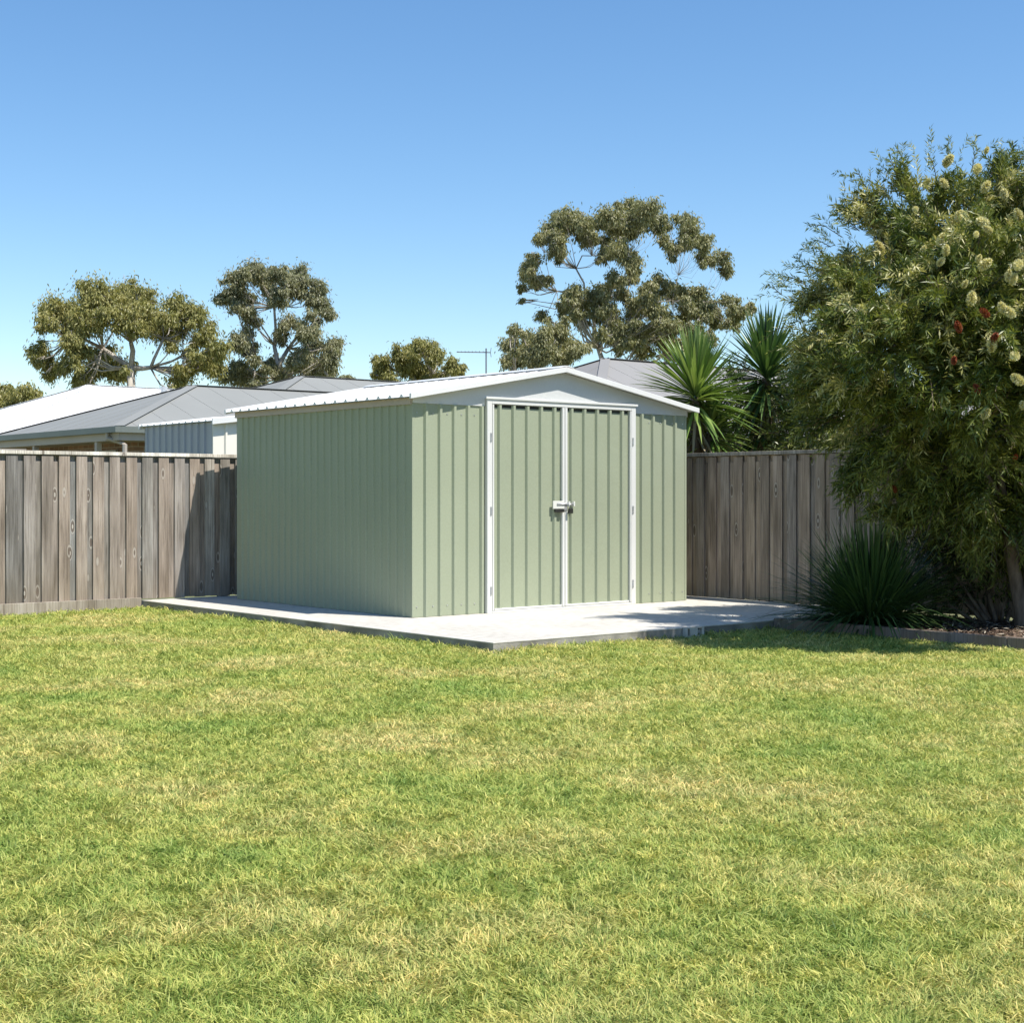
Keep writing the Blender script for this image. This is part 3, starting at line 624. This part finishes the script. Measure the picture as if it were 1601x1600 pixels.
BBc = [(1435,300,62,0),(1530,292,66,-.1),(1600,300,70,.1),(1385,375,58,.1),(1480,390,85,-.5),(1580,400,85,-.6),(1308,455,40,.2),(1268,475,32,.3),(1365,465,62,-.2),
 (1460,500,85,-.8),(1560,510,85,-.9),(1660,450,100,0),(1282,545,44,.2),(1335,560,66,-.3),(1430,600,85,-.7),(1540,620,85,-.9),(1650,600,100,-.4),(1298,625,46,.1),(1360,675,75,-.3),
 (1460,715,85,-.1),(1560,730,85,-.1),(1405,765,52,.1),(1485,800,55,.0),(1565,815,55,.0),(1655,760,90,.1),(1680,330,100,0),(1750,500,120,0),(1740,650,110,0),
 (1470,330,85,.8),(1570,350,90,.9),(1400,430,70,.9),(1500,470,90,1.0),(1600,520,100,1.1),(1420,540,80,1.1),(1340,600,50,.9),(1500,630,90,1.2),(1400,690,80,1.0),(1520,740,90,1.0),(1620,740,90,1.1),(1310,690,42,.5),(1440,790,55,.6),(1560,840,50,.5),
 (1268,590,24,0),(1330,400,28,.1),(1350,310,26,0),(1640,380,90,-.7),(1330,735,38,.1),(1360,790,28,0),
 (1520,540,75,-1.6),(1620,540,85,-1.7),(1450,480,70,-1.5),(1540,430,75,-1.5),(1640,430,85,-1.6),(1400,540,60,-1.4),(1360,500,50,-1.1),(1470,590,60,-1.5),(1580,610,70,-1.6),(1700,560,100,-1.7),(1600,640,80,.9),(1560,700,80,.8),(1640,690,80,.6),(1600,780,70,.7),(1500,760,60,.5),(1590,600,80,1.2),(1340,600,45,-.9)]
BBc += [(1760,620,110,-.2),(1850,560,120,0),(1800,740,110,-.1),(1900,700,120,.2),(1760,830,80,.2),(1860,830,90,.3),(1700,820,70,.3)]  # extra crown clumps beyond the frame, added to shade the underside from the sun
BBc = [(x+(38 if y > 640 and x < 1460 else 10 if x < 1300 else 0), y+(26 if y < 420 else 0), r, dy) for x, y, r, dy in BBc]
cen = [(at(x, y, 13.2+dy)-TB, r*.9*13.2/F) for x, y, r, dy in BBc]
crc = at(1510, 640, 13.4)-TB
parts, tw, TV = sprays(cen, crc, 235, .40, .078, .0125, 30, bunch=11)
# long feathery shoots at the outline
oc = [(at(x, y, 13.2)-TB, .10) for x, y in ((1345,275),(1355,300),(1415,240),(1450,250),(1490,240),(1530,232),(1570,240),(1600,235),(1300,365),(1285,390),(1310,350),(1235,435),(1225,450),(1255,425),(1240,500),(1270,410),(1325,330),(1240,540),(1380,262))]
p2, tw2, tv2 = sprays(oc, crc, 90, .40, .055, .009, 30, up=.5, out=1.6, droop=.5)
V, Fq = join(parts+p2); np_mesh('crown', V, Fq, M['bb'], bb)
M['shoot'] = leafmat('new_growth_leaf', [(.22, .25, .07), (.48, .46, .18), (.70, .64, .36)], .3, .42, 2, .4, .7)
sc_ = []
for c, R in cen:
    cw = c+TB; py_ = HZ-F*(cw[2]-CAMZ)/cw[1]
    if py_ > 690: continue
    k_ = (4 if py_ < 560 else 1)+(2 if cw[0]/cw[1]*F+800 < 1360 else 0)
    for _ in range(k_):
        d = unit(np.array([[rng.normal(), -abs(rng.normal())*.8, abs(rng.normal())*.9]]))[0]; sc_.append((c+d*R*.9, .10))
p3, tw3, _3 = sprays(sc_, crc, 130, .34, .066, .0125, 28, up=.5, out=1.5, droop=.7)
V, Fq = join(p3); np_mesh('new_growth', V, Fq, M['shoot'], bb)
t = MB(); k1 = at(1583, 880, 13.28)-TB; k2 = at(1572, 790, 13.2)-TB
t.tube([(0, 0, -.15), (.01, 0, .1), k1, k2], [.085, .065, .055, .05], 10)
t.tube([k1, at(1620, 780, 13.5)-TB, at(1650, 620, 13.6)-TB], [.045, .038, .02], 8)
t.tube([(.05, .1, -.1), at(1612, 860, 13.5)-TB, at(1600, 760, 13.6)-TB, at(1570, 600, 13.8)-TB], [.06, .05, .04, .02], 8)
hubs = [k2, at(1500, 700, 13.2)-TB, at(1540, 620, 13.3)-TB, at(1480, 560, 13.3)-TB, at(1400, 620, 13.2)-TB, at(1520, 450, 13.2)-TB, at(1440, 440, 13.2)-TB, at(1340, 560, 13.2)-TB, at(1640, 560, 13.3)-TB]
for i, j in ((0, 1), (0, 2), (2, 3), (1, 4), (2, 5), (3, 6), (4, 7), (2, 8)): t.tube([hubs[i], (hubs[i]+hubs[j])/2+rng.normal(size=3)*.05, hubs[j]], [.035, .03, .022], 7)
for c, R in cen:
    h = min(hubs, key=lambda q: np.linalg.norm(q-c)); t.tube([h, (h+c)/2-np.array([0, 0, .05]), c], [.016, .012, .006], 5)
t.build('trunk', M['bark'], bb, smooth=True)
MBt = MB(); MBt.v = tw.v+tw2.v; n_ = len(tw.v); MBt.f = tw.f+[tuple(i+n_ for i in f) for f in tw2.f]; MBt.build('twigs', M['bark'], bb)
# blooms
def brush(name, m, R, L, n=420):
    ax_ = np.stack([np.zeros(n), np.zeros(n), rng.uniform(0, L, n)], 1); a_ = rng.uniform(0, 2*np.pi, n)
    D = np.stack([np.cos(a_), np.sin(a_), rng.normal(size=n)*.3+.15], 1)
    k = np.sin(np.clip(ax_[:, 2]/L, .06, .94)*np.pi)**.4
    V, Fq = leaves(ax_, D, R*k, .012); me = np_mesh(name, V, Fq, m); return me
fl0 = brush('flower', M['flower'], .036, .085); sd0 = brush('flower', M['seed'], .026, .07)
FP = [(1498,348),(1512,345),(1440,395),(1468,385),(1478,400),(1543,350),(1550,362),(1601,360),(1525,370),(1430,330),(1480,292),(1525,270),(1540,240),(1530,420),(1505,450),(1580,445),(1516,478),(1570,490),(1585,495),(1550,550),(1558,530),(1535,655),(1526,410),(1475,260),(1595,345),(1575,440),(1600,600),(1598,640),(1380,395),(1535,300),(1570,310),(1585,560),(1590,420),(1465,415)]
RP = [(1490,570),(1550,535),(1530,615),(1545,495),(1585,720),(1400,770),(1500,520)]
for i, (x, y) in enumerate(FP+RP):
    src = fl0 if i < len(FP) else sd0
    o = src if (i == 0 or i == len(FP)) else src.copy()
    if o is not src: COL.objects.link(o)
    o.parent = bb
    # sit on the camera-facing and sunny outside of the crown
    best = None
    for c, R in cen:
        cw = c+TB; Yc = cw[1]; px_ = 800+F*cw[0]/Yc; py_ = HZ-F*(cw[2]-CAMZ)/Yc; rp = R*F/Yc
        dd = (px_-x)**2+(py_-y)**2
        if dd < (rp*1.15)**2:
            yy = Yc-math.sqrt(max(0, (rp*1.15)**2-dd))*Yc/F-.04
            if best is None or yy < best: best = yy
    if best is None: best = 12.9
    o.location = at(x, y, best-.05)-TB
    o.rotation_euler = (rng.uniform(-.9, .9), rng.uniform(-.9, .9), rng.uniform(0, 6)); s_ = rng.uniform(.7, 1.35); o.scale = (s_, s_, s_)
    if i >= len(FP): o['label'] = 'spent reddish brown bloom'

# shrubs behind the fence on the right that close the view
def shrub(label, cl, Yd, m, Ll=.05, Lw=.018, base=None, per=90):
    s = Yd/F; bx = (np.mean([c[0] for c in cl])-800)*s
    org = np.array([bx, Yd, 0.0]); root = thing('shrub', label, 'shrub', tuple(org), 0, 'shrubs beyond the right fence')
    cen = [(at(x, y, Yd+dy)-org, r*s) for x, y, r, dy in cl]; cc_ = np.mean([c for c, _ in cen], 0)
    parts, tw, _ = sprays(cen, cc_, per, .3, Ll, Lw, 16, up=.3)
    V, Fq = join(parts); np_mesh('foliage', V, Fq, m, root)
    for c, R in cen: tw.tube([(0, 0, -.1), (c[0]*.5, c[1]*.5, c[2]*.4), tuple(c)], [.03, .02, .008], 5)
    tw.build('stems', M['bark'], root)
shrub('dark leafy shrub behind the yucca trunks, right beside the shed', [(1090,690,40,.9),(1140,690,45,.9),(1190,700,45,.9),(1110,730,50,.8),(1170,740,50,.8),(1230,730,50,.8),(1150,655,36,1.0),(1158,610,30,1.1),(1150,580,22,1.2),(1240,600,40,1.1),(1240,650,40,.9),(1105,660,34,1.0),(1210,655,34,1.0),(1190,780,60,.8),(1100,790,60,.8),(1060,720,45,.8)], 18.6, M['hedge'], per=170)
shrub('olive shrub with feathery tips behind the bottlebrush, right of the yuccas', [(1245,620,42,.7),(1235,680,42,.7),(1280,650,45,.7),(1265,560,40,.6),(1290,620,50,.6),(1300,680,50,.5),(1260,720,45,.5),(1350,700,60,.5),(1420,720,70,.5),(1500,720,70,.5),(1580,720,70,.5),(1380,640,50,.6)], 17.2, M['bb'], .07, .014, per=230)
# plants added under the tree, in front of the fence, to darken the bed
shrub('dark low shrub added behind the bottlebrush trunk to darken the bed', [(1480,880,40,.3),(1530,870,45,.4),(1440,860,35,.5),(1600,880,55,.5),(1660,870,60,.4),(1570,920,35,.4),(1500,925,30,.3),(1440,920,35,.5),(1540,900,45,.6),(1480,840,40,.6),(1620,930,40,.5),(1700,900,70,.5),(1780,880,70,.4)], 13.75, M['hedge'], per=190)

# strappy clump
LC = uv(2.84, -3.10, .06)
lo = thing('strappy_grass_clump', 'dark green arching strappy grass clump at the end of the slab', 'plant', LC)
n = 1300; az = rng.uniform(0, 2*np.pi, n); el = np.radians(rng.uniform(22, 88, n)); rb_ = rng.uniform(0, .16, n)
D = np.stack([np.cos(el)*np.cos(az), np.cos(el)*np.sin(az), np.sin(el)], 1)
V, Fq = strap(np.stack([np.cos(az)*rb_, np.sin(az)*rb_, np.zeros(n)-.02], 1), D, rng.uniform(.7, 1.3, n), .017, rng.uniform(.15, .75, n)*np.cos(el)+.05, seg=6)
np_mesh('leaves', V, Fq, M['loma'], lo)
n = 60; az = rng.uniform(0, 2*np.pi, n); el = np.radians(rng.uniform(5, 60, n)); D = np.stack([np.cos(el)*np.cos(az), np.cos(el)*np.sin(az), np.sin(el)], 1)
V, Fq = strap(np.stack([np.cos(az)*.1, np.sin(az)*.1, np.zeros(n)], 1), D, rng.uniform(.3, .8, n), .009, .45)
np_mesh('dry_leaves', V, Fq, M['dead'], lo)

# mulch chips and dry leaves on the bed
def scatter(n, u0, u1, v0, v1, z, L, W, flat=.25):
    u = rng.uniform(u0, u1, n); v = rng.uniform(v0, v1, n); X = P0[0]+u*UX-v*UY; Y = P0[1]+u*UY+v*UX
    a_ = rng.uniform(0, 2*np.pi, n); D = np.stack([np.cos(a_), np.sin(a_), rng.normal(size=n)*flat], 1)
    P = np.stack([X, Y, z+rng.uniform(0, .02, n)], 1)
    return leaves(P, D, L*rng.uniform(.5, 1.4, n), W*rng.uniform(.6, 1.3, n), np.tile([0., 0, 1.], (n, 1))+rnd_dir(n)*.4)
V, Fq = scatter(9000, BU0+.06, FU-.08, -7, SV0-.02, .066, .05, .02); tag(np_mesh('mulch_chips', V, Fq, M['chip']), 'dark bark chips covering the bed under the bottlebrush', 'mulch', kind='stuff')
V, Fq = scatter(500, BU0+.06, FU-.3, -6.5, SV0-.02, .08, .07, .014); tag(np_mesh('leaf_litter', V, Fq, M['litter']), 'scattered pale dry leaves lying on the dark mulch', 'leaf litter', kind='stuff')
V, Fq = scatter(140, 2.1, FU-.1, SV0+.01, SV0+.5, SZ+.001, .05, .012, .1); tag(np_mesh('fallen_leaves', V, Fq, M['litter']), 'few dry leaves fallen on the slab beside the strappy clump', 'leaf litter', kind='stuff')

# ---------------------------------------------------------------- lawn grass
def vnoise(x, y, s, seed):
    r = np.random.default_rng(seed).uniform(0, 1, (128, 128)); x = x*s+50; y = y*s+50
    xi = np.floor(x).astype(int); yi = np.floor(y).astype(int); fx = x-xi; fy = y-yi; fx = fx*fx*(3-2*fx); fy = fy*fy*(3-2*fy)
    g = lambda a, b: r[a % 128, b % 128]
    return (g(xi, yi)*(1-fx)+g(xi+1, yi)*fx)*(1-fy)+(g(xi, yi+1)*(1-fx)+g(xi+1, yi+1)*fx)*fy
N = 760000
q = rng.uniform(0, 1, N); y0, y1 = 3.0, 18.0; Yb = (math.sqrt(y0)+q*(math.sqrt(y1)-math.sqrt(y0)))**2
Xb = rng.uniform(-1, 1, N)*(.36*Yb+.5)
N2 = 330000; Y2 = (math.sqrt(2.2)+rng.uniform(0, 1, N2)*(math.sqrt(18)-math.sqrt(2.2)))**2; X2 = rng.choice([-1, 1], N2)*(.36*Y2+.5+rng.uniform(0, 3.0, N2))
Xb = np.concatenate([Xb, X2]); Yb = np.concatenate([Yb, Y2]); wide = np.concatenate([np.ones(N), np.full(N2, 1.5)])
du, dv = Xb-P0[0], Yb-P0[1]; U = du*UX+dv*UY; Vv = -du*UY+dv*UX
ok = (U < FU-.06) & (Vv < FV-.05) & ~((U > SU0-.012) & (Vv > SV0-.012)) & ~((U > BU0-.012) & (Vv < SV0+.05))
wide = wide[ok]; Xb, Yb, U, Vv = Xb[ok], Yb[ok], U[ok], Vv[ok]; n = len(Xb)
edge = np.minimum(np.abs(U-SU0)+10*(Vv < SV0), np.minimum(np.abs(Vv-SV0)+10*(U < SU0), np.abs(Vv-FV)))
tall = 1+.9*np.exp(-np.abs(edge)/.05)
cl = vnoise(Xb, Yb, 9, 3)*.6+vnoise(Xb, Yb, 2.2, 4)*.4
L = (.019+.017*cl)*rng.uniform(.6, 1.5, n)*tall*np.clip(Yb/9, 1, 1.25); W = .0032*wide*(Yb/4)**.62*rng.uniform(.7, 1.35, n)
# blades lean together in tufts
ang = vnoise(Xb, Yb, 9, 5)*12+rng.normal(size=n)*1.3; lean = rng.uniform(.25, 1.5, n)
D0_ = np.stack([np.cos(ang)*lean, np.sin(ang)*lean, np.ones(n)], 1); D0_ = unit(D0_)
sdv = unit(np.stack([-np.sin(ang), np.cos(ang), rng.normal(size=n)*.3], 1)); rot = rng.uniform(0, 1, n)[:, None]
sdv = unit(sdv+rnd_dir(n)*.8*rot)
B = np.stack([Xb, Yb, hgt(Xb, Yb)-.006], 1); Lc = L[:, None]; Wc = W[:, None]
bend = np.stack([np.cos(ang), np.sin(ang), -.35*np.ones(n)], 1)*Lc*.45*rng.uniform(.3, 1.2, n)[:, None]
m1 = B+D0_*Lc*.55; tip = B+D0_*Lc+bend
V = np.stack([B-sdv*Wc*.4, B+sdv*Wc*.4, m1+sdv*Wc*.5, m1-sdv*Wc*.5, tip+sdv*Wc*.06, tip-sdv*Wc*.06], 1).reshape(-1, 3)
base = (np.arange(n)*6)[:, None]
Fq = np.concatenate([base+np.array([[0, 1, 2, 3]]), base+np.array([[3, 2, 4, 5]])])
tag(np_mesh('grass', V, Fq, M['grass']), 'short mown lawn grass with green and straw coloured patches', 'grass', kind='stuff')
